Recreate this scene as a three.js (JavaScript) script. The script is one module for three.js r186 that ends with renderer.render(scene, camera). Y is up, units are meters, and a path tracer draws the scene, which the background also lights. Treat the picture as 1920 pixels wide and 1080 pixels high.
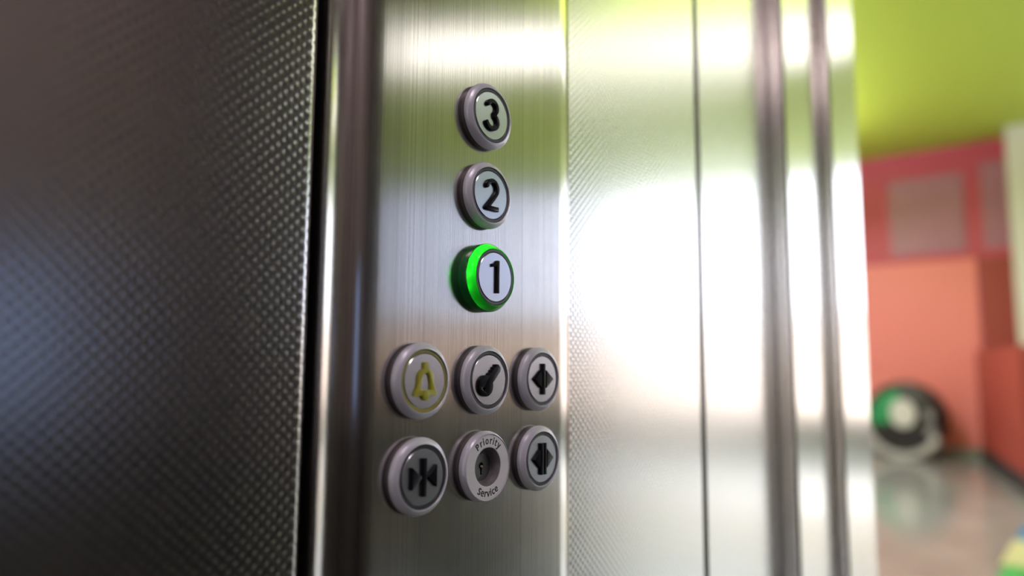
import * as THREE from 'three';
import { RoundedBoxGeometry } from 'three/addons/geometries/RoundedBoxGeometry.js';
import { RectAreaLightUniformsLib } from 'three/addons/lights/RectAreaLightUniformsLib.js';

// x runs along the car's side wall towards the landing, z out of that wall into the car, y up (metres)
// ------------------------------------------------------------------ camera, sky, lights, exposure
const scene = new THREE.Scene();
const EYE = 1.05;
const camera = new THREE.PerspectiveCamera(2 * Math.atan(540 / 1342.4) * 180 / Math.PI, 1920 / 1080, 0.02, 200);
{
  const yaw = 0.6965, pitch = 0.1079, roll = 0.0069;
  const fw = new THREE.Vector3(Math.cos(yaw) * Math.cos(pitch), Math.sin(pitch), -Math.sin(yaw) * Math.cos(pitch));
  const r = fw.clone().cross(new THREE.Vector3(0, 1, 0)).normalize(), u = r.clone().cross(fw);
  const r2 = r.clone().multiplyScalar(Math.cos(roll)).addScaledVector(u, Math.sin(roll));
  const u2 = u.clone().multiplyScalar(Math.cos(roll)).addScaledVector(r, -Math.sin(roll));
  camera.position.set(0, EYE, 0.2408);
  camera.quaternion.setFromRotationMatrix(new THREE.Matrix4().makeBasis(r2, u2, fw.clone().negate()));
}
camera.focus = 0.352;
camera.userData.fStop = 2.9;
scene.add(camera);

{ // hazy bright sky, a little bluer overhead
  const w = 8, h = 64, d = new Float32Array(w * h * 4);
  for (let j = 0; j < h; j++) {
    const el = (j + 0.5) / h * 2 - 1, t = Math.max(0, el);
    for (let i = 0; i < w; i++) d.set([0.93 - 0.22 * t, 0.97 - 0.12 * t, 1.06, 1], (j * w + i) * 4);
  }
  const sky = new THREE.DataTexture(d, w, h, THREE.RGBAFormat, THREE.FloatType);
  sky.mapping = THREE.EquirectangularReflectionMapping; sky.magFilter = sky.minFilter = THREE.LinearFilter; sky.needsUpdate = true;
  scene.background = sky; scene.backgroundIntensity = 6;
}
{ // sun through the tall windows: it falls on the pale floor out of frame
  const sun = new THREE.DirectionalLight(new THREE.Color().setRGB(1, 0.99, 0.98), 10);
  sun.position.set(6 + 30.4, 23.2, 3 - 1.6); sun.target.position.set(6, 0, 3); sun.castShadow = true;
  sun.shadow.camera.left = sun.shadow.camera.bottom = -30; sun.shadow.camera.right = sun.shadow.camera.top = 30; sun.shadow.camera.far = 90; sun.shadow.mapSize.set(4096, 4096);
  scene.add(sun, sun.target);
}
const renderer = new THREE.WebGLRenderer();
renderer.toneMapping = THREE.LinearToneMapping;
renderer.toneMappingExposure = 1.0;
renderer.shadowMap.enabled = true;
RectAreaLightUniformsLib.init();

// ------------------------------------------------------------------ helpers
let seed = 7;
const rnd = () => { seed = (seed * 1664525 + 1013904223) >>> 0; return seed / 4294967296; };
/** smooth normals, except across edges sharper than the crease angle; corners are matched to the micrometre */
function toCreasedNormals(geo, crease) {
  const g = geo.index ? geo.toNonIndexed() : geo, p = g.attributes.position, n = p.count, at = new Map(), fn = [], a = new THREE.Vector3(), b = new THREE.Vector3(), c = new THREE.Vector3(), lim = Math.cos(crease);
  const key = (i) => `${Math.round(p.getX(i) * 1e6)},${Math.round(p.getY(i) * 1e6)},${Math.round(p.getZ(i) * 1e6)}`;
  for (let i = 0; i < n; i += 3) {
    a.fromBufferAttribute(p, i); b.fromBufferAttribute(p, i + 1); c.fromBufferAttribute(p, i + 2);
    const w = b.clone().sub(a).cross(c.clone().sub(a)), l = w.length(), f = l > 1e-20 ? w.divideScalar(l) : null; fn.push(f);
    if (f) for (let k = 0; k < 3; k++) { const h = key(i + k); if (!at.has(h)) at.set(h, []); at.get(h).push(f); }
  }
  const out = new Float32Array(n * 3), s = new THREE.Vector3();
  for (let i = 0; i < n; i++) { const f = fn[Math.floor(i / 3)] ?? new THREE.Vector3(0, 0, 1); s.set(0, 0, 0); for (const o of at.get(key(i)) ?? [f]) if (o.dot(f) > lim) s.add(o); if (s.lengthSq() < 1e-12) s.copy(f); s.normalize(); out.set([s.x, s.y, s.z], 3 * i); }
  g.setAttribute('normal', new THREE.BufferAttribute(out, 3)); return g;
}
const V2 = (x, y) => new THREE.Vector2(x, y);
const taken = new Map();
function numbered(n) { const k = taken.get(n) ?? 0; taken.set(n, k + 1); return k ? `${n}_${String(k).padStart(3, '0')}` : n; }
function mesh(name, geo, mat, parent) {
  const m = new THREE.Mesh(geo, mat); m.castShadow = m.receiveShadow = true;
  m.name = parent ? name : numbered(name); (parent ?? scene).add(m); return m;
}
function group(name, [x, y, z] = [0, 0, 0]) { const g = new THREE.Group(); g.name = numbered(name); g.position.set(x, y, z); scene.add(g); return g; }
function tag(o, label, category, grp) { Object.assign(o.userData, { label, category }); if (grp) o.userData.group = grp; return o; }
function structure(o, label, category) { Object.assign(o.userData, { kind: 'structure', label, category }); return o; }
/** uv in metres, from the side each face points to */
function metreUV(geo) {
  const g = geo.index ? geo.toNonIndexed() : geo, p = g.attributes.position, n = g.attributes.normal, uv = new Float32Array(p.count * 2);
  for (let i = 0; i < p.count; i++) {
    const a = Math.abs(n.getX(i)), b = Math.abs(n.getY(i)), c = Math.abs(n.getZ(i));
    if (b >= a && b >= c) { uv[2 * i] = p.getX(i); uv[2 * i + 1] = p.getZ(i); }
    else if (a >= c) { uv[2 * i] = p.getZ(i); uv[2 * i + 1] = p.getY(i); }
    else { uv[2 * i] = p.getX(i); uv[2 * i + 1] = p.getY(i); }
  }
  g.setAttribute('uv', new THREE.BufferAttribute(uv, 2)); return g;
}
function box(x0, x1, y0, y1, z0, z1, r = 0) {
  const w = x1 - x0, h = y1 - y0, d = z1 - z0;
  const g = r ? new RoundedBoxGeometry(w, h, d, 3, r) : new THREE.BoxGeometry(w, h, d);
  g.translate((x0 + x1) / 2, (y0 + y1) / 2, (z0 + z1) / 2);
  return metreUV(g);
}
/** a closed outline in (x, z) carried from y0 up to y1; u runs along the outline in metres */
function prism(corners, y0, y1, crease = 0.6) {
  // long flats get a point close to either end, so that the rounding of a corner stays at the corner
  const outline = corners.flatMap(([x, z], i) => {
    const [a, b] = corners[(i + 1) % corners.length], l = Math.hypot(a - x, b - z), k = 0.0004 / l;
    return l > 0.006 ? [[x, z], [x + (a - x) * k, z + (b - z) * k], [a - (a - x) * k, b - (b - z) * k]] : [[x, z]];
  });
  let area = 0; const n = outline.length;
  outline.forEach(([x, z], i) => { const [a, b] = outline[(i + 1) % n]; area += x * b - a * z; });
  const pts = area > 0 ? outline : outline.slice().reverse();
  const pos = [], uv = []; let s = 0;
  pts.forEach(([x, z], i) => {
    const [a, b] = pts[(i + 1) % n], e = s + Math.hypot(a - x, b - z);
    pos.push(x, y0, z, x, y1, z, a, y1, b, x, y0, z, a, y1, b, a, y0, b);
    uv.push(s, y0, s, y1, e, y1, s, y0, e, y1, e, y0); s = e;
  });
  for (const f of THREE.ShapeUtils.triangulateShape(pts.map(([x, z]) => V2(x, z)), []))
    for (const [y, o] of [[y0, f], [y1, [f[2], f[1], f[0]]]]) for (const k of o) { pos.push(pts[k][0], y, pts[k][1]); uv.push(pts[k][0], pts[k][1]); }
  const g = new THREE.BufferGeometry();
  g.setAttribute('position', new THREE.Float32BufferAttribute(pos, 3)); g.setAttribute('uv', new THREE.Float32BufferAttribute(uv, 2));
  return toCreasedNormals(g, crease);
}
/** arc points round (cx, cz), angles in degrees from +x towards +z */
const arc = (cx, cz, r, a0, a1, n = 10) => Array.from({ length: n + 1 }, (_, i) => { const a = (a0 + (a1 - a0) * i / n) * Math.PI / 180; return [cx + r * Math.cos(a), cz + r * Math.sin(a)]; });
/** surface turned round the z axis from (radius, height) pairs in mm */
function turned(pts, seg = 96) {
  const g = new THREE.LatheGeometry(pts.map(([r, z]) => V2(r / 1000, z / 1000)), seg).rotateX(Math.PI / 2);
  return toCreasedNormals(g, 0.55);
}
/** raised sign cut from outlines in mm, standing on height z mm */
function raised(shapes, z, h, bevel = 0.22) {
  const g = new THREE.ExtrudeGeometry(shapes, { depth: h - bevel, bevelEnabled: true, bevelThickness: bevel, bevelSize: bevel, bevelOffset: -bevel, bevelSegments: 2, curveSegments: 16 });
  g.translate(0, 0, z).scale(0.001, 0.001, 0.001);
  return toCreasedNormals(g, 0.5);
}
const poly = (p) => new THREE.Shape(p.map(([x, y]) => V2(x, y)));
/** outline of a stroke of width w along points, with round or square ends */
function stroke(points, w, round = true) {
  const L = [], R = [], n = points.length;
  const dir = (i) => { const a = points[Math.max(0, i - 1)], b = points[Math.min(n - 1, i + 1)], l = Math.hypot(b[0] - a[0], b[1] - a[1]); return [(b[0] - a[0]) / l, (b[1] - a[1]) / l]; };
  points.forEach((p, i) => { const [dx, dy] = dir(i); L.push([p[0] - dy * w / 2, p[1] + dx * w / 2]); R.push([p[0] + dy * w / 2, p[1] - dx * w / 2]); });
  const cap = (i, s) => { const [dx, dy] = dir(i), a = Math.atan2(dy * s, dx * s); return round ? Array.from({ length: 7 }, (_, k) => { const t = a + Math.PI / 2 - Math.PI * (k + 1) / 8; return [points[i][0] + Math.cos(t) * w / 2, points[i][1] + Math.sin(t) * w / 2]; }) : []; };
  return poly([...L, ...cap(n - 1, 1), ...R.reverse(), ...cap(0, -1)]);
}
const bow = (cx, cy, rx, ry, a0, a1, n = 18) => Array.from({ length: n + 1 }, (_, i) => { const a = (a0 + (a1 - a0) * i / n) * Math.PI / 180; return [cx + rx * Math.cos(a), cy + ry * Math.sin(a)]; });
function data(w, h, f, srgb) {
  const d = new Uint8Array(w * h * 4);
  for (let j = 0; j < h; j++) for (let i = 0; i < w; i++) { const c = f(i, j), k = (j * w + i) * 4; (Array.isArray(c) ? c : [c, c, c]).forEach((v, q) => { d[k + q] = Math.max(0, Math.min(255, v * 255)); }); d[k + 3] = 255; }
  const t = new THREE.DataTexture(d, w, h); t.wrapS = t.wrapT = THREE.RepeatWrapping; t.magFilter = t.minFilter = THREE.LinearFilter;
  if (srgb) t.colorSpace = THREE.SRGBColorSpace; t.needsUpdate = true; return t;
}
const rep = (t, x, y) => { const c = t.clone(); c.repeat.set(x, y); c.needsUpdate = true; return c; };
function noiseTable(n) { return Float32Array.from({ length: n }, rnd); }
function smooth2(nx, ny) { // tiling value noise
  const t = noiseTable(nx * ny), s = (v) => v * v * (3 - 2 * v);
  return (u, v) => { const x = u * nx, y = v * ny, i = Math.floor(x), j = Math.floor(y), a = s(x - i), b = s(y - j), q = (p, r) => t[((r % ny + ny) % ny) * nx + (p % nx + nx) % nx];
    return (q(i, j) * (1 - a) + q(i + 1, j) * a) * (1 - b) + (q(i, j + 1) * (1 - a) + q(i + 1, j + 1) * a) * b; };
}

// ------------------------------------------------------------------ materials
const rgb = (r, g, b) => new THREE.Color().setRGB(r, g, b);
const std = (color, roughness, metalness = 0, more = {}) => new THREE.MeshStandardMaterial({ color, roughness, metalness, ...more });
const phys = (color, roughness, metalness = 0, more = {}) => new THREE.MeshPhysicalMaterial({ color, roughness, metalness, ...more });

// embossed stainless sheet: scale-like notches in staggered rows, 5 mm apart, steep on one side and running out gently
const embossHeight = data(128, 128, (i, j) => {
  let d = 0; const u = (i + 0.5) / 128, v = (j + 0.5) / 128, ease = (t) => { const q = Math.max(0, Math.min(1, t)); return q * q * (3 - 2 * q); };
  for (let a = -2; a <= 3; a += 0.5) for (let b = -2; b <= 3; b += 0.5) {
    if (Math.round(2 * a + 2 * b) % 2) continue;
    const dx = u - a, dy = v - b, s = dx * 0.6 + dy * 0.8, t = dx * 0.8 - dy * 0.6;
    if (Math.abs(t) < 0.3) d = Math.max(d, Math.cos(Math.PI * t / 0.6) ** 2 * (s > 0 ? ease(1 - s / 0.13) : ease(1 + s / 0.4)));
  }
  return 0.9 - 0.8 * d;
});
const emboss = rep(embossHeight, 1 / 0.0051, 1 / 0.005);
const steelEmbossed = phys(rgb(0.60, 0.58, 0.57), 0.19, 1, { bumpMap: emboss, bumpScale: 0.00012 });
// brushed stainless sheet: fine upright lines, smudges
const col1 = noiseTable(1024), lineN = smooth2(256, 6), smN = smooth2(9, 14), smF = smooth2(60, 90);
const brushed = data(1024, 256, (i, j) => 0.5 + 0.3 * (col1[i] - 0.5) + 0.5 * (lineN(i / 1024, j / 256) - 0.5));
const smudge = data(512, 512, (i, j) => { const a = smN(i / 512, j / 512), b = smF(i / 512, j / 512); return [0, 0.85 + 0.1 * (a - 0.5) + 0.06 * (b - 0.5) + 0.03 * (col1[i] - 0.5), 0]; });
const grain = data(1024, 256, (i, j) => { const v = 0.95 + 0.13 * (col1[i] - 0.5) + 0.02 * (lineN(i / 1024, j / 256) - 0.5); return [v, v, v]; }, true);
const steelBrushed = phys(rgb(0.64, 0.61, 0.59), 0.2, 1, { map: rep(grain, 1 / 0.25, 1 / 0.5), anisotropy: 0.6, bumpMap: rep(brushed, 1 / 0.25, 1 / 0.5), bumpScale: 0.0000015, roughnessMap: rep(smudge, 1 / 0.3, 1 / 0.4) });
const steelPlain = phys(rgb(0.60, 0.57, 0.55), 0.18, 1, { bumpMap: rep(brushed, 1 / 0.3, 1 / 0.6), bumpScale: 0.0000015 });
const mauveLaminate = std(rgb(0.19, 0.155, 0.16), 0.4);
const charcoalPaint = std(rgb(0.042, 0.037, 0.04), 0.55);
const mirrorSteel = phys(rgb(0.80, 0.79, 0.78), 0.04, 1);
const darkGap = std(rgb(0.02, 0.02, 0.022), 0.7);
const rubberFloor = std(rgb(0.035, 0.034, 0.036), 0.6);
const ceilingPaint = std(rgb(0.45, 0.42, 0.41), 0.6);
const speckle = smooth2(128, 128), blotch = smooth2(7, 7);
const floorMap = data(512, 512, (i, j) => { const v = 0.56 + 0.07 * (speckle(i / 512, j / 512) - 0.5) + 0.07 * (blotch(i / 512, j / 512) - 0.5); return [v * 1.06, v * 1.07, v * 1.13]; }, true);
const lobbyFloorMat = std(rgb(1, 1, 1), 0.13, 0, { map: rep(floorMap, 0.5, 0.5) });
const greenPaint = std(rgb(0.45, 0.58, 0.065), 0.65);
const creamPaint = std(rgb(0.78, 0.72, 0.62), 0.7);
const redPaint = std(rgb(0.62, 0.085, 0.16), 0.5);
const salmonPaint = std(rgb(0.95, 0.27, 0.27), 0.5);
const brickRedPaint = std(rgb(0.38, 0.055, 0.045), 0.5);
const palePaint = std(rgb(0.82, 0.77, 0.77), 0.6);
const greySkirting = std(rgb(0.36, 0.37, 0.40), 0.4);
const darkSkirting = std(rgb(0.09, 0.09, 0.10), 0.5);
const blackSkirting = std(rgb(0.02, 0.02, 0.03), 0.4);
const frameWhite = std(rgb(0.75, 0.76, 0.78), 0.45);
const paneGlass = phys(rgb(1, 1, 1), 0.0, 0, { transmission: 1, thickness: 0, ior: 1.5 });
const tintedGlass = phys(rgb(0.42, 0.43, 0.47), 0.0, 0, { transmission: 1, thickness: 0, ior: 1.5 });
const frostedTinted = phys(rgb(0.40, 0.32, 0.26), 1, 0, { transmission: 0.75, thickness: 0 });
const frostedGlass = phys(rgb(0.90, 0.83, 0.77), 1, 0, { transmission: 0.75, thickness: 0 });
const mauveGlass = phys(rgb(0.46, 0.19, 0.31), 0.4, 0);
// buttons
const bezelMat = phys(rgb(0.68, 0.67, 0.80), 0.34, 0.15);
const shadedBaseMat = phys(rgb(0.10, 0.09, 0.10), 0.4, 0);  // foot of the bezels: the shade under them put into a dark colour
const faceMat = phys(rgb(0.50, 0.52, 0.60), 0.27, 0.95, { roughnessMap: rep(smudge, 9, 9) });
const blackPlastic = phys(rgb(0.010, 0.010, 0.013), 0.24, 0, { specularIntensity: 0.18 });
const ringGrey = phys(rgb(0.035, 0.035, 0.05), 0.33, 0);
const yellowPlastic = phys(rgb(0.42, 0.40, 0.03), 0.3, 0);
const ringYellow = phys(rgb(0.33, 0.30, 0.05), 0.33, 0);

// ------------------------------------------------------------------ the lift car
const PZ = -0.012;              // plane of the embossed wall sheets; the one left of the button panel stands further out
const FLOOR = 0, CARTOP = 2.2;
{
  const w = structure(group('wall_left'), 'lift car side wall clad in dimpled stainless sheets around the button panel', 'wall');
  mesh('wall_backing', box(-0.55, 0.7055, FLOOR, CARTOP, -0.09, -0.045), darkGap, w);
  // sheet on the camera's side: its end is folded back beside the button panel
  const sheet = (x0, x1, r, PZ = -0.012) => {
    const t = 0.0015, o = [...arc(x1 - r, PZ - r, r, 90, 0, 8), [x1, -0.044], [x1 - t, -0.044], ...arc(x1 - r, PZ - r, r - t, 0, 90, 8), ...arc(x0 + r, PZ - r, r - t, 90, 180, 8), [x0 + t, -0.044], [x0, -0.044], ...arc(x0 + r, PZ - r, r, 180, 90, 8)];
    return prism(o, FLOOR + 0.08, CARTOP - 0.02);
  };
  structure(mesh('wall_near', sheet(-0.545, 0.1715, 0.005, -0.009), steelEmbossed), 'dark dimpled stainless wall sheet left of the button panel', 'wall');
  mesh('wall_panel', sheet(0.30, 0.5385, 0.003), steelEmbossed, w);
  mesh('wall_panel', sheet(0.5435, 0.7045, 0.002), steelEmbossed, w);
  mesh('skirting', box(-0.545, 0.7045, FLOOR, 0.08, -0.045, PZ - 0.002), steelPlain, w);
}
const rearX = -0.55, farZ = 1.12;
structure(mesh('wall_back', box(rearX - 0.04, rearX, FLOOR, CARTOP, -0.09, farZ + 0.05), mirrorSteel), 'plain stainless rear wall of the lift car behind the viewer', 'wall');
structure(mesh('wall_right', box(rearX, 0.7055, FLOOR, CARTOP, farZ, farZ + 0.04), mauveLaminate), 'dull mauve laminate wall of the lift car across from the buttons', 'wall');
structure(mesh('baseboard_right', box(rearX, 0.7055, FLOOR, 0.93, farZ - 0.012, farZ), charcoalPaint), 'dark lower panel of the lift car wall across from the buttons', 'wall');
structure(mesh('floor', box(rearX, 0.712, -0.05, FLOOR, -0.09, farZ + 0.04), rubberFloor), 'black rubber floor of the lift car', 'floor');
structure(mesh('ceiling', box(rearX, 0.712, CARTOP, CARTOP + 0.04, -0.09, farZ + 0.04), ceilingPaint), 'grey ceiling of the lift car', 'ceiling');

// door edges and landing frame: staggered upright steel faces, one beyond the other
const DX1 = 0.706, DX2 = 0.8234, DX3 = 0.938, Z1 = 0.0045, Z2 = 0.0155, ZR = 0.89, HEAD = 2.1;
const lip = (x0, x1, z0, z1, y0, y1) => prism([[x0, z0], [x1, z0], ...arc(x1 - 0.004, z1 - 0.004, 0.004, 0, 90, 5), ...arc(x0 + 0.004, z1 - 0.004, 0.004, 90, 180, 5)], y0, y1);
const lipR = (x0, x1, z0, z1, y0, y1) => prism([[x0, z1], [x1, z1], ...arc(x1 - 0.004, z0 + 0.004, 0.004, 0, -90, 5), ...arc(x0 + 0.004, z0 + 0.004, 0.004, -90, -180, 5)], y0, y1);
structure(mesh('door_1', lip(DX1, DX2 - 0.004, -0.40, Z1, 0.004, HEAD), steelPlain), 'edge of the open steel lift door beside the dimpled panel', 'door');
structure(mesh('door_2', lipR(DX1, DX2 - 0.004, ZR + 0.02, farZ + 0.25, 0.004, HEAD), charcoalPaint), 'charcoal lift door post at the far side of the opening', 'door');
structure(mesh('trim_1', lip(DX2, DX3, -0.30, Z2, 0, HEAD), steelPlain), 'steel landing door frame next to the lobby view', 'frame');
structure(mesh('trim_2', lipR(DX2, DX3, ZR, farZ + 0.25, 0, HEAD), charcoalPaint), 'charcoal landing door frame at the far side of the opening', 'frame');
structure(mesh('trim_3', box(DX1, DX3, HEAD, CARTOP + 0.04, -0.40, farZ + 0.25), steelPlain), 'steel lintel above the lift doorway', 'frame');
structure(mesh('trim_4', box(0.712, DX3, -0.05, 0, -0.40, farZ + 0.25), steelPlain), 'steel door sill at the lift threshold', 'sill');

// car ceiling lamp
{
  const g = tag(group('ceiling_lamp', [-0.02, CARTOP, 0.55]), 'round warm lamp recessed in the lift car ceiling', 'lamp');
  mesh('lamp_rim', turned([[70, 0], [95, 0], [95, 6], [90, 10], [74, 10], [70, 6], [70, 0]]).rotateX(Math.PI / 2), steelPlain, g);
  mesh('lamp_glass', turned([[0, 0], [70, 0], [70, 5], [40, 8], [0, 9]]).rotateX(Math.PI / 2), std(rgb(0.9, 0.85, 0.8), 0.5, 0, { emissive: rgb(1, 0.86, 0.88), emissiveIntensity: 2.5 }), g);
  const l = new THREE.PointLight(rgb(1, 0.86, 0.88), 0.8); l.position.set(0, -0.06, 0); l.shadow.radius = 3; l.castShadow = true; g.add(l);
}

{ // blue glowing panel added across from the buttons to tint the dimpled sheet
  const g = tag(group('added_glow_panel', [0.31, 1.10, farZ]), 'added blue glowing panel on the mauve car wall', 'display');
  mesh('glow_panel_case', box(-0.13, 0.13, -0.14, 0.14, -0.02, 0, 0.005), blackSkirting, g);
  mesh('glow_panel_face', box(-0.12, 0.12, -0.13, 0.13, -0.022, -0.019), std(rgb(0.02, 0.02, 0.03), 0.3, 0, { emissive: rgb(0.45, 0.6, 1), emissiveIntensity: 0.32 }), g);
  const l = new THREE.RectAreaLight(rgb(0.45, 0.6, 1), 0.12, 0.24, 0.26); l.position.set(0, 0, -0.024); g.add(l);
}

// ------------------------------------------------------------------ button panel
const COLX = 0.26418, PITCH = 0.042875, Y0 = EYE - 0.00708;
const LX = 0.1752, RX = 0.3505;
{
  // right: a soft bow, then a tight fold back to the wall; left: a wide round fold
  const A = 22 * Math.PI / 180, R1 = 0.035, R2 = 0.009, rx = RX - 0.0205, c2 = R1 - R2, R3 = 0.018, R5 = 0.060, B = 8 * Math.PI / 180, lx = LX + R3 + (R5 - R3) * Math.sin(B);
  const o = [...arc(rx, -R1, R1, 90, 68, 10), ...arc(rx + c2 * Math.sin(A), -R1 + c2 * Math.cos(A), R2, 68, 0, 14).slice(1), [RX, -0.043], [LX, -0.043],
    ...arc(LX + R3, -R5 + (R5 - R3) * Math.cos(B), R3, 180, 98, 36), ...arc(lx, -R5, R5, 98, 90, 8).slice(1)];
  const p = mesh('button_panel', prism(o, 0.35, 1.95), steelBrushed);
  tag(p, 'tall brushed stainless lift control panel with rounded sides carrying the round buttons', 'panel');
}
const facePts = (r, z) => turned([[0, z], [r - 0.3, z], [r, z - 0.3], [r, z - 2]]);
const bezelGeo = turned([[14.05, 2.5], [14.05, 5.95], [14.2, 6.12], [14.45, 6.1], [15.4, 5.45], [16.3, 4.7], [16.75, 4.15], [16.95, 3.5], [17.0, 2.9], [16.9, 2.2], [14.05, 2.2], [14.05, 2.5]]);
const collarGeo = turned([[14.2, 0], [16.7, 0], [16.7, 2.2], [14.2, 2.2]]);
const ringGeo = (d = 0) => turned([[12.3, 2 + d], [12.3, 5.2 + d], [12.6, 5.55 + d], [13.7, 5.55 + d], [14.05, 5.2 + d], [14.05, 2 + d]]);
const at = (c, y) => [COLX + c * PITCH, Y0 + y, 0];
function button(place, label, symbol, o = {}) {
  const d = o.lift ?? 0, g = tag(group('lift_button', place), label, 'button', 'round push buttons on the lift panel');
  if (!o.lit) { mesh('bezel', bezelGeo, bezelMat, g); mesh('shaded_base', collarGeo, shadedBaseMat, g); }
  mesh('ring', ringGeo(d), o.ring ?? ringGrey, g);
  mesh('face', facePts(12.3, 5.7 + d), faceMat, g);
  for (const s of symbol) { const m = mesh(s.name ?? 'symbol', raised(s.shape, 5.6 + d, s.h ?? 1.5), o.ink ?? blackPlastic, g); if (s.label) m.userData.label = s.label; }
  return g;
}
const three = [...bow(-0.4, 3.9, 3.4, 3.1, 160, -62), ...bow(-0.4, -3.4, 4.0, 3.5, 62, -165).slice(1)];
const two = [...bow(0, 3.2, 3.9, 3.9, 165, -28), [1.2, -1.6], [-1.6, -4.6], [-3.9, -6.9]];
button(at(0, 0.13366), 'round steel lift button marked 3, topmost on the panel', [{ name: 'numeral', shape: [stroke([...bow(-0.5, 3.95, 3.5, 3.3, 155, -58), ...bow(-0.6, -3.35, 4.2, 3.7, 58, -160)], 2.3)] }]);
button(at(0, 0.0924), 'round steel lift button marked 2, just above the green lit one', [{ name: 'numeral', shape: [stroke(two, 2.3), stroke([[-4.4, -7.0], [4.6, -7.0]], 2.3, false)] }]);
// lit button: green collar with a lamp inside
{
  const g = button(at(0, 0.0505), 'round lift button marked 1 with glowing green collar', [{ name: 'numeral', shape: [poly([[-0.1, -8], [1.9, -8], [1.9, 8.2], [0.4, 8.2], [-0.9, 6.9], [-3.1, 6.3], [-3.0, 4.7], [-0.1, 5.3]])], h: 1.3 }], { lit: true, lift: 3.4 });
  const green = phys(rgb(0.02, 0.62, 0.06), 0.8, 0, { transmission: 0.7, thickness: 0, clearcoat: 0.7, clearcoatRoughness: 0.1 });
  mesh('collar', turned([[14.3, 0], [17.0, 0], [17.1, 5.0], [16.95, 5.4], [16.7, 5.3], [16.7, 0.2]]), phys(rgb(0.008, 0.15, 0.035), 0.3), g).userData.label = 'dark green collar';
  mesh('light_ring', turned([[16.8, 5.35], [16.6, 5.9], [15.6, 7.6], [14.7, 8.9], [14.3, 9.25], [14.05, 8.9], [14.05, 6.5]]), green, g).userData.label = 'glowing green translucent ring';
  for (const [a, i] of [[75, 0.4], [100, 0.7], [125, 0.95], [150, 1], [175, 0.8], [200, 0.25], [240, 0.06], [290, 0.04], [340, 0.05], [30, 0.12]]) { // small lamps under the ring
    const l = new THREE.PointLight(rgb(0.04, 1, 0.1), i * 0.00022); l.position.set(0.0153 * Math.cos(a * Math.PI / 180), 0.0153 * Math.sin(a * Math.PI / 180), 0.0042); l.shadow.radius = 0.06; l.castShadow = true; g.add(l);
  }
}
const bell = new THREE.Shape();
bell.moveTo(-1.6, 5.2); bell.lineTo(-1.6, 8.0); bell.quadraticCurveTo(0, 8.8, 1.6, 8.0); bell.lineTo(1.6, 5.2);
bell.bezierCurveTo(4.6, 4.4, 4.9, 2.0, 4.9, -0.6); bell.bezierCurveTo(5.0, -3.0, 6.2, -4.2, 6.9, -5.6); bell.lineTo(6.6, -6.5); bell.lineTo(-6.6, -6.5); bell.lineTo(-6.9, -5.6);
bell.bezierCurveTo(-6.2, -4.2, -5.0, -3.0, -4.9, -0.6); bell.bezierCurveTo(-4.9, 2.0, -4.6, 4.4, -1.6, 5.2);
const bh = new THREE.Path(); bh.moveTo(-2.9, -3.9); bh.lineTo(2.9, -3.9); bh.bezierCurveTo(2.6, 0.9, 2.4, 3.2, 0, 3.5); bh.bezierCurveTo(-2.4, 3.2, -2.6, 0.9, -2.9, -3.9); bell.holes.push(bh);
const disc = (x, y, r) => { const s = new THREE.Shape(); s.absarc(x, y, r, 0, Math.PI * 2); return s; };
button(at(-1, 0), 'round alarm lift button with yellow ring and raised yellow bell', [{ name: 'bell', shape: [bell], h: 1.1 }, { name: 'clapper', shape: [disc(0, -6.3, 2.2)], h: 1.4 }], { ink: yellowPlastic, ring: ringYellow });
{ // key: blade at an angle, notched on its upper side
  const a = 45 * Math.PI / 180, c = Math.cos(a), s = Math.sin(a), cx = -3.5, cy = -2.8;
  const w = (t, n) => [cx + c * t - s * n, cy + s * t + c * n];
  const pts = Array.from({ length: 25 }, (_, i) => { const q = (29 + 302 * i / 24) * Math.PI / 180; return w(5.2 * Math.cos(q), 5.2 * Math.sin(q)); });
  const k = poly([...pts, w(12.4, -2.4), w(13.7, -1.3), w(13.7, 1.0), w(12.5, 2.3), w(11.4, 1.7), w(10.4, 2.5), w(9.3, 1.8), w(8.3, 2.6), w(7.2, 1.9), w(6.2, 2.6), w(5.0, 2.3)]);
  const hole = new THREE.Path(); hole.absarc(...w(-2.1, 0), 0.9, 0, Math.PI * 2); k.holes.push(hole);
  button(at(0, 0), 'round steel lift button with raised black key', [{ name: 'key_symbol', shape: [k] }]);
}
const tri = (x0, x1, h) => poly([[x0, -h], [x1, 0], [x0, h]]);
const bar = (x, w, h) => poly([[x - w, -h], [x + w, -h], [x + w, h], [x - w, h]]);
button(at(1, 0), 'round steel lift button with one black bar between outward arrows, upper right', [{ name: 'bar', shape: [bar(0, 1.05, 8.2)] }, { name: 'arrow', shape: [tri(-2.1, -8.3, 4.7)] }, { name: 'arrow', shape: [tri(2.1, 8.3, 4.7)] }]);
button(at(-1, -0.04175), 'round lift button with black bar between inward arrows, lower left', [{ name: 'bar', shape: [bar(0, 1.1, 8.2)] }, { name: 'arrow', shape: [tri(-7.4, -1.6, 4.8)] }, { name: 'arrow', shape: [tri(7.4, 1.6, 4.8)] }]);
button(at(1, -0.04175), 'round steel lift button with two black bars between outward arrows, lower right', [{ name: 'bar', shape: [bar(-1.35, 0.95, 8.2)] }, { name: 'bar', shape: [bar(1.35, 0.95, 8.2)] }, { name: 'arrow', shape: [tri(-3.0, -8.3, 4.7)] }, { name: 'arrow', shape: [tri(3.0, 8.3, 4.7)] }]);
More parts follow.
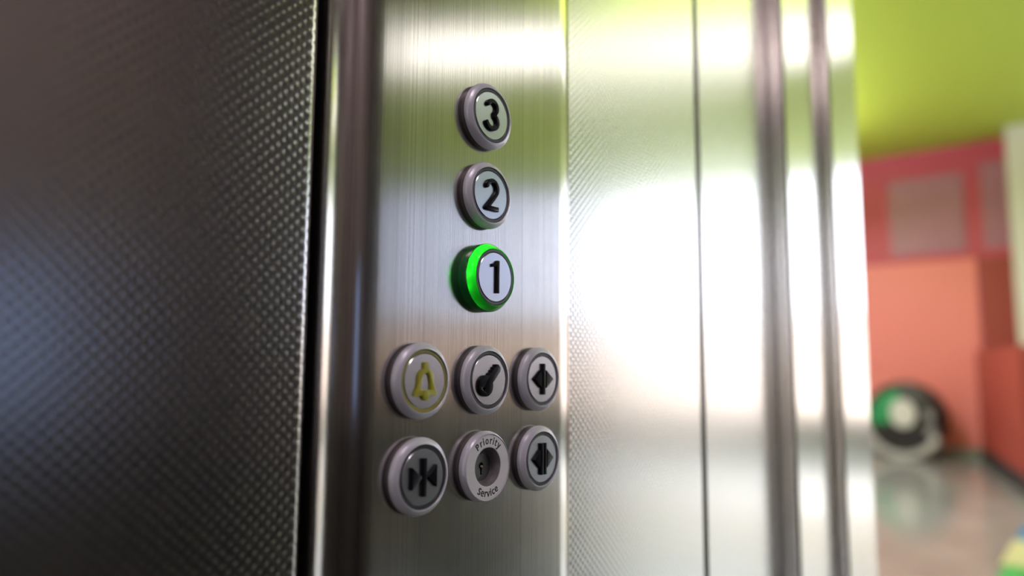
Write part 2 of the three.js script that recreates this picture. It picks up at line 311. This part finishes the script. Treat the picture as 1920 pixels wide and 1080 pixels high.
{ // key switch
  const g = tag(group('key_switch', at(0, -0.04175)), 'round key lock lettered Priority Service between the two lower arrow buttons', 'lock');
  mesh('bezel', turned([[15.4, 2], [15.5, 5.75], [15.7, 5.9], [16.3, 5.3], [16.8, 4.4], [17.05, 3.3], [16.9, 2.2], [15.4, 2.2], [15.4, 2]]), bezelMat, g);
  mesh('shaded_base', collarGeo, shadedBaseMat, g);
  const cv = document.createElement('canvas'); cv.width = cv.height = 1024; const c = cv.getContext('2d');
  c.fillStyle = '#e4dfe9'; c.fillRect(0, 0, 1024, 1024); c.fillStyle = c.strokeStyle = '#1c1a20'; c.lineWidth = 5; c.textAlign = 'center'; c.textBaseline = 'alphabetic';
  const S = 512 / 15.5;
  const word = (t, r, mid, dirn, step) => {
    c.font = `bold ${4.5 * S}px sans-serif`;
    const ws = [...t].map((ch) => c.measureText(ch).width + step * S), tot = ws.reduce((a, b) => a + b, 0); let x = -tot / 2;
    [...t].forEach((ch, i) => {
      const a = mid + dirn * (x + ws[i] / 2) / (r * S); x += ws[i];
      c.save(); c.translate(512 + r * S * Math.cos(a), 512 + r * S * Math.sin(a)); c.rotate(a + dirn * Math.PI / 2); c.fillText(ch, 0, 0); c.strokeText(ch, 0, 0); c.restore();
    });
  };
  word('Priority', 10.9, -Math.PI / 2, 1, 0.12); word('Service', 14.0, Math.PI / 2, -1, 0.16);
  const tex = new THREE.CanvasTexture(cv); tex.colorSpace = THREE.SRGBColorSpace;
  const lab = turned([[9.25, 3], [9.25, 5.4], [9.5, 5.6], [15.35, 5.6], [15.45, 5.4], [15.45, 3]]);
  { const p = lab.attributes.position, uv = lab.attributes.uv; for (let i = 0; i < p.count; i++) uv.setXY(i, 0.5 + p.getX(i) / 0.031, 0.5 + p.getY(i) / 0.031); }
  mesh('label_plate', lab, phys(rgb(1, 1, 1), 0.4, 0, { map: tex }), g).userData.label = 'pale ring printed Priority Service';
  mesh('recess', turned([[9.25, 5.4], [9.1, 5.0], [8.6, 0.3], [6.9, 0.0], [6.9, -1]]), phys(rgb(0.34, 0.31, 0.34), 0.4, 0.6), g);
  const core = phys(rgb(0.16, 0.18, 0.18), 0.3, 1);
  const keyway = new THREE.Shape(); keyway.absarc(0, 0, 6.9, 0, Math.PI * 2);
  const slot = new THREE.Path(); slot.moveTo(-0.6, -4.4); slot.lineTo(0.6, -4.4); slot.lineTo(0.6, -1.2); slot.absarc(0, 0.2, 1.7, -Math.PI / 2 + 0.36, Math.PI * 1.5 - 0.36, false); slot.lineTo(-0.6, -1.2); keyway.holes.push(slot);
  const bit = new THREE.ExtrudeGeometry(keyway, { depth: 0.6, bevelEnabled: true, bevelThickness: 0.2, bevelSize: 0.15, bevelSegments: 2, curveSegments: 40 }); bit.translate(0, 0, 0.1).scale(0.001, 0.001, 0.001);
  mesh('lock_core', toCreasedNormals(bit, 0.5), core, g);
  mesh('keyway', turned([[0, 0.06], [6.8, 0.06], [6.8, -0.6], [0, -0.6]]), std(rgb(0.008, 0.008, 0.008), 0.5), g);
  mesh('brass_pin', new THREE.SphereGeometry(0.00085, 20, 12).translate(0.0006, -0.0002, 0.0004), phys(rgb(0.72, 0.5, 0.32), 0.22, 1), g);
  for (const [x, y] of [[-3.4, 4.6], [0.4, 5.6]]) mesh('lock_pin', new THREE.SphereGeometry(0.00045, 16, 10).translate(x / 1000, y / 1000, 0.0010), phys(rgb(0.7, 0.62, 0.56), 0.2, 1), g);
}

// ------------------------------------------------------------------ the lobby
const BX = 10.01, TOP = 3.77, LZ = -3.4, RZ = 8.6, CX = 6.7; // far wall, ceiling, side walls; the glazed wall runs slanting from (BX, 4.3) to (CX, RZ)
const fl = poly([[DX3, LZ], [BX + 0.3, LZ], [BX + 0.3, 4.3], [CX, RZ + 0.2], [DX3, RZ + 0.2]]);
const slab = (y0, y1) => { const g = new THREE.ExtrudeGeometry(fl, { depth: y1 - y0, bevelEnabled: false }); g.rotateX(Math.PI / 2).translate(0, y1, 0); return metreUV(g); };
structure(mesh('lobby_floor', slab(-0.1, 0), lobbyFloorMat), 'glossy grey beige floor of the lobby beyond the lift', 'floor');
structure(mesh('lobby_ceiling', slab(TOP, TOP + 0.1), greenPaint), 'bright lime green lobby ceiling', 'ceiling');
structure(mesh('wall_lobby_left', box(DX3, BX, 0, TOP, LZ - 0.1, LZ), creamPaint), 'cream side wall of the lobby', 'wall');
structure(mesh('wall_lobby_right', box(DX3, CX, 0, TOP, RZ, RZ + 0.15), creamPaint), 'cream far side wall of the lobby', 'wall');
{
  const w = structure(group('wall_lobby_lift'), 'cream lobby wall around the lift doorway', 'wall');
  mesh('wall_part', box(DX3 - 0.08, DX3 + 0.002, 0, TOP, LZ, -0.12), creamPaint, w);
  mesh('wall_part', box(DX3 - 0.08, DX3 + 0.002, 0, TOP, ZR + 0.2, RZ), creamPaint, w);
  mesh('wall_part', box(DX3 - 0.08, DX3 + 0.002, HEAD + 0.14, TOP, -0.12, ZR + 0.2), creamPaint, w);
}
{ // far wall: red, with a lighter panel below and dull glazing above
  const w = structure(group('wall_lobby_far'), 'red far wall of the lobby with lighter salmon lower panel', 'wall');
  mesh('wall_face', box(BX, BX + 0.15, 0, TOP, LZ, 1.0), redPaint, w);
  mesh('salmon_panel', box(BX - 0.03, BX, 0.1, 2.36, -2.9, -0.93, 0.008), salmonPaint, w).userData.label = 'bright salmon red panel';
  mesh('brick_red_panel', box(BX - 0.02, BX, 0.1, 2.36, -0.90, 0.6, 0.008), brickRedPaint, w);
  for (const [a, b, y0, y1] of [[-1.84, -1.02, 2.46, 3.42], [-0.84, -0.2, 2.46, 3.5]]) {
    const f = mesh('glazing', box(BX - 0.02, BX, y0, y1, a, b, 0.006), mauveGlass, w);
    f.userData.label = 'dull mauve glass panel';
  }
  mesh('skirting', box(BX - 0.05, BX - 0.031, 0, 0.13, LZ, -0.95), greySkirting, w);
}
{ // low slanting red partition with a black skirting
  const g = tag(group('low_partition'), 'low red partition with black skirting at the right edge of the view', 'partition');
  const A = [9.9, -0.98], B = [7.34, -0.353], n = [-(B[1] - A[1]), B[0] - A[0]].map((v) => v / Math.hypot(B[0] - A[0], B[1] - A[1])); // n points to -z
  const off = (k) => [[A[0] + n[0] * k, A[1] + n[1] * k], [B[0] + n[0] * k, B[1] + n[1] * k]];
  const a0 = off(0), a1 = off(-0.1), s = off(0.015);
  mesh('partition_body', prism([a0[0], a0[1], a1[1], a1[0]], 0, 1.25), brickRedPaint, g);
  mesh('skirting', prism([s[0], s[1], a0[1], a0[0]], 0, 0.16), blackSkirting, g);
}
tag(mesh('pillar', box(9.55, 9.93, 0, TOP, -0.535, -0.12, 0.01), palePaint), 'pale off-white pillar at the right edge of the view', 'pillar');
{ // glazed walls out of frame to the right: they light the lobby and show in the steel
  const bay = (n, A, B, dim, k, label) => {   // the first dim panes are grey tinted
    const L = Math.hypot(B[0] - A[0], B[1] - A[1]), g = structure(group(n, [A[0], 0, A[1]]), label, 'window');
    g.rotation.y = -Math.atan2(B[1] - A[1], B[0] - A[0]);
    for (let i = 0; i < k; i++) mesh('skirting', box(i * L / k, (i + 1) * L / k, 0, i < dim ? 0.62 : 0.4, 0, 0.15), i < dim ? darkSkirting : greySkirting, g);
    mesh('sill', box(0, L, 1.72, 1.76, -0.05, 0.15), frameWhite, g);
    mesh('head', box(0, L, TOP - 0.06, TOP, 0.02, 0.15), frameWhite, g);
    for (let i = 0; i <= k; i++) mesh('mullion', box(Math.max(0, i * L / k - 0.03), Math.min(L, i * L / k + 0.03), 1.76, TOP - 0.06, 0.05, 0.13), frameWhite, g);
    for (let i = 0; i < k; i++) mesh('pane', box(i * L / k + 0.03, (i + 1) * L / k - 0.03, 1.76, TOP - 0.06, 0.086, 0.092), i < dim ? tintedGlass : paneGlass, g);
    for (let i = 0; i < k; i++) mesh('frosted_pane', box(i * L / k + 0.01, (i + 1) * L / k - 0.01, i < dim ? 0.62 : 0.4, 1.72, 0.09, 0.1), i < dim ? frostedTinted : frostedGlass, g).userData.label = 'frosted lower glazing';
  };
  bay('window_1', [BX + 0.1, 4.3], [BX + 0.1, 1.0], 0, 2, 'tall lobby windows right of the red wall');
  bay('window_2', [CX, RZ], [BX + 0.1, 4.3], 5, 7, 'slanting tall lobby windows far to the right');
}
structure(mesh('ground_outside', box(-4, 60, -0.3, -0.15, -40, 60), std(rgb(0.45, 0.45, 0.43), 0.8)), 'pale paving outside the lobby windows', 'ground');
{ // long light hung under the ceiling, askew like the glazing; the upward part near the windows is added to brighten the ceiling
  const g = tag(group('hanging_light', [4.38, TOP - 0.3, 2.53]), 'long white light panel hung under the green lobby ceiling', 'light'), c = rgb(1, 0.97, 0.9);
  g.rotation.y = 0.95;
  mesh('housing', box(-1.9, 1.9, -0.04, 0.04, -0.41, 0.41, 0.01), frameWhite, g);
  mesh('lower_diffuser', box(-1.86, 1.86, -0.05, -0.035, -0.37, 0.37), std(rgb(0.9, 0.9, 0.9), 0.5, 0, { emissive: c, emissiveIntensity: 1.5 }), g);
  mesh('added_up_diffuser', box(0.02, 1.86, 0.035, 0.05, -0.25, 0.25), std(rgb(0.9, 0.9, 0.9), 0.5, 0, { emissive: c, emissiveIntensity: 3 }), g);
  for (const x of [-1.6, 0, 1.6]) mesh('cable', new THREE.CylinderGeometry(0.004, 0.004, 0.26, 8).translate(x, 0.165, 0), frameWhite, g);
  const d = new THREE.RectAreaLight(c, 1.3, 3.72, 0.74); d.position.set(0, -0.055, 0); d.rotation.x = -Math.PI / 2;
  const u = new THREE.RectAreaLight(c, 5, 1.84, 0.5); u.position.set(0.94, 0.055, 0); u.rotation.x = Math.PI / 2; g.add(d, u);
}
structure(mesh('added_pale_inlay', prism([[2.2, 0.75], [9.95, 1.6], [9.95, 4.3], [8.85, 5.75], [3.3, 1.95]], 0, 0.004), std(rgb(0.66, 0.74, 0.86), 0.16)), 'added pale floor slab in front of the tall lobby windows, brightening the reflection', 'floor');  // pale slab added to brighten the floor mirrored in the steel
{ // dark carpet added out of frame by the slanting windows: it darkens the foot of the button panel's reflection
  const q = (a, d) => [0.27 + d * Math.cos(a * Math.PI / 180), d * Math.sin(a * Math.PI / 180)];
  tag(mesh('added_dark_carpet', prism([q(36.5, 3.0), q(36.5, 9.3), q(43, 9.6), q(50, 9.6), q(50, 3.0)], 0, 0.012), phys(rgb(0.035, 0.036, 0.038), 1, 0, { specularIntensity: 0.1 })), 'added dark grey carpet by the slanting windows, darkening the reflection', 'carpet');
}
{ // strip light added out of view on the left to brighten ceiling and red wall
  const g = tag(group('added_strip_light', [5.6, 3.1, -2.5]), 'added unseen strip light brightening the lobby left of the red wall', 'light'), c = rgb(1, 0.96, 0.99);
  const glow = std(rgb(0.9, 0.9, 0.9), 0.5, 0, { emissive: c, emissiveIntensity: 4 });
  mesh('housing', box(-2.8, 2.8, -0.04, 0.04, -0.17, 0.17, 0.01), frameWhite, g);
  mesh('added_up_diffuser', box(-2.75, 2.75, 0.035, 0.05, -0.14, 0.14), glow, g);
  mesh('lower_diffuser', box(-2.75, 2.75, -0.05, -0.035, -0.14, 0.14), glow, g);
  for (const x of [-2.4, 0, 2.4]) mesh('cable', new THREE.CylinderGeometry(0.004, 0.004, TOP - 3.13, 8).translate(x, (TOP - 3.13) / 2 + 0.03, 0), frameWhite, g);
  for (const [y, t] of [[0.055, 1], [-0.055, -1]]) { const l = new THREE.RectAreaLight(c, 20, 5.5, 0.28); l.position.set(0, y, 0); l.rotation.x = t * Math.PI / 2; g.add(l); }
}
{ // round container by the red wall
  const g = tag(group('round_container', [9.55, 0.46, -1.68]), 'blurred round black container with green and white front by the red wall', 'container');
  g.scale.setScalar(0.94);
  g.rotation.y = -Math.PI / 2 - 0.17;   // its front faces the lift
  const k = 1000;
  mesh('drum', turned([[0, -200], [380, -200], [445, -160], [460, -60], [460, 60], [445, 110], [400, 150], [300, 170], [0, 178]], 64), std(rgb(0.03, 0.026, 0.032), 0.45), g);
  const sector = new THREE.Shape(); sector.absarc(0, 0, 350, Math.PI * 0.48, Math.PI * 1.08, false); sector.lineTo(-60, -40); sector.lineTo(-20, 60);
  mesh('green_patch', raised([sector], 172, 14, 3), std(rgb(0.03, 0.33, 0.13), 0.5), g);
  const blob = new THREE.Shape(); blob.absellipse(40, 70, 150, 175, 0, Math.PI * 2);
  mesh('white_patch', raised([blob], 176, 18, 3), std(rgb(0.72, 0.70, 0.71), 0.5), g);
  for (const [x, y, r] of [[330, 60, 55], [345, -130, 60]]) mesh('clip', raised([disc(x, y, r)], 150, 20, 4), std(rgb(0.35, 0.33, 0.36), 0.4), g);
  const rim = new THREE.Shape(); rim.absarc(0, 0, 488, Math.PI * 1.05, Math.PI * 1.85, false); rim.absarc(0, 40, 400, Math.PI * 1.85, Math.PI * 1.05, true);
  mesh('lower_rim', raised([rim], 60, 90, 8), std(rgb(0.55, 0.53, 0.56), 0.4), g);
}
for (const [x0, x1, z0, c, what] of [[5.46, 6.02, -0.29, rgb(0.05, 0.22, 0.5), 'blue'], [4.74, 5.44, -0.295, rgb(0.62, 0.58, 0.33), 'pale yellow'], [4.02, 4.72, -0.27, rgb(0.06, 0.42, 0.10), 'green']])
  tag(mesh('floor_mat', box(x0, x1, 0, 0.015, z0, z0 + 0.62, 0.006), std(c, 0.7)), `${what} mat on the lobby floor at the lower right corner`, 'mat', 'coloured mats on the lobby floor');

renderer.render(scene, camera);
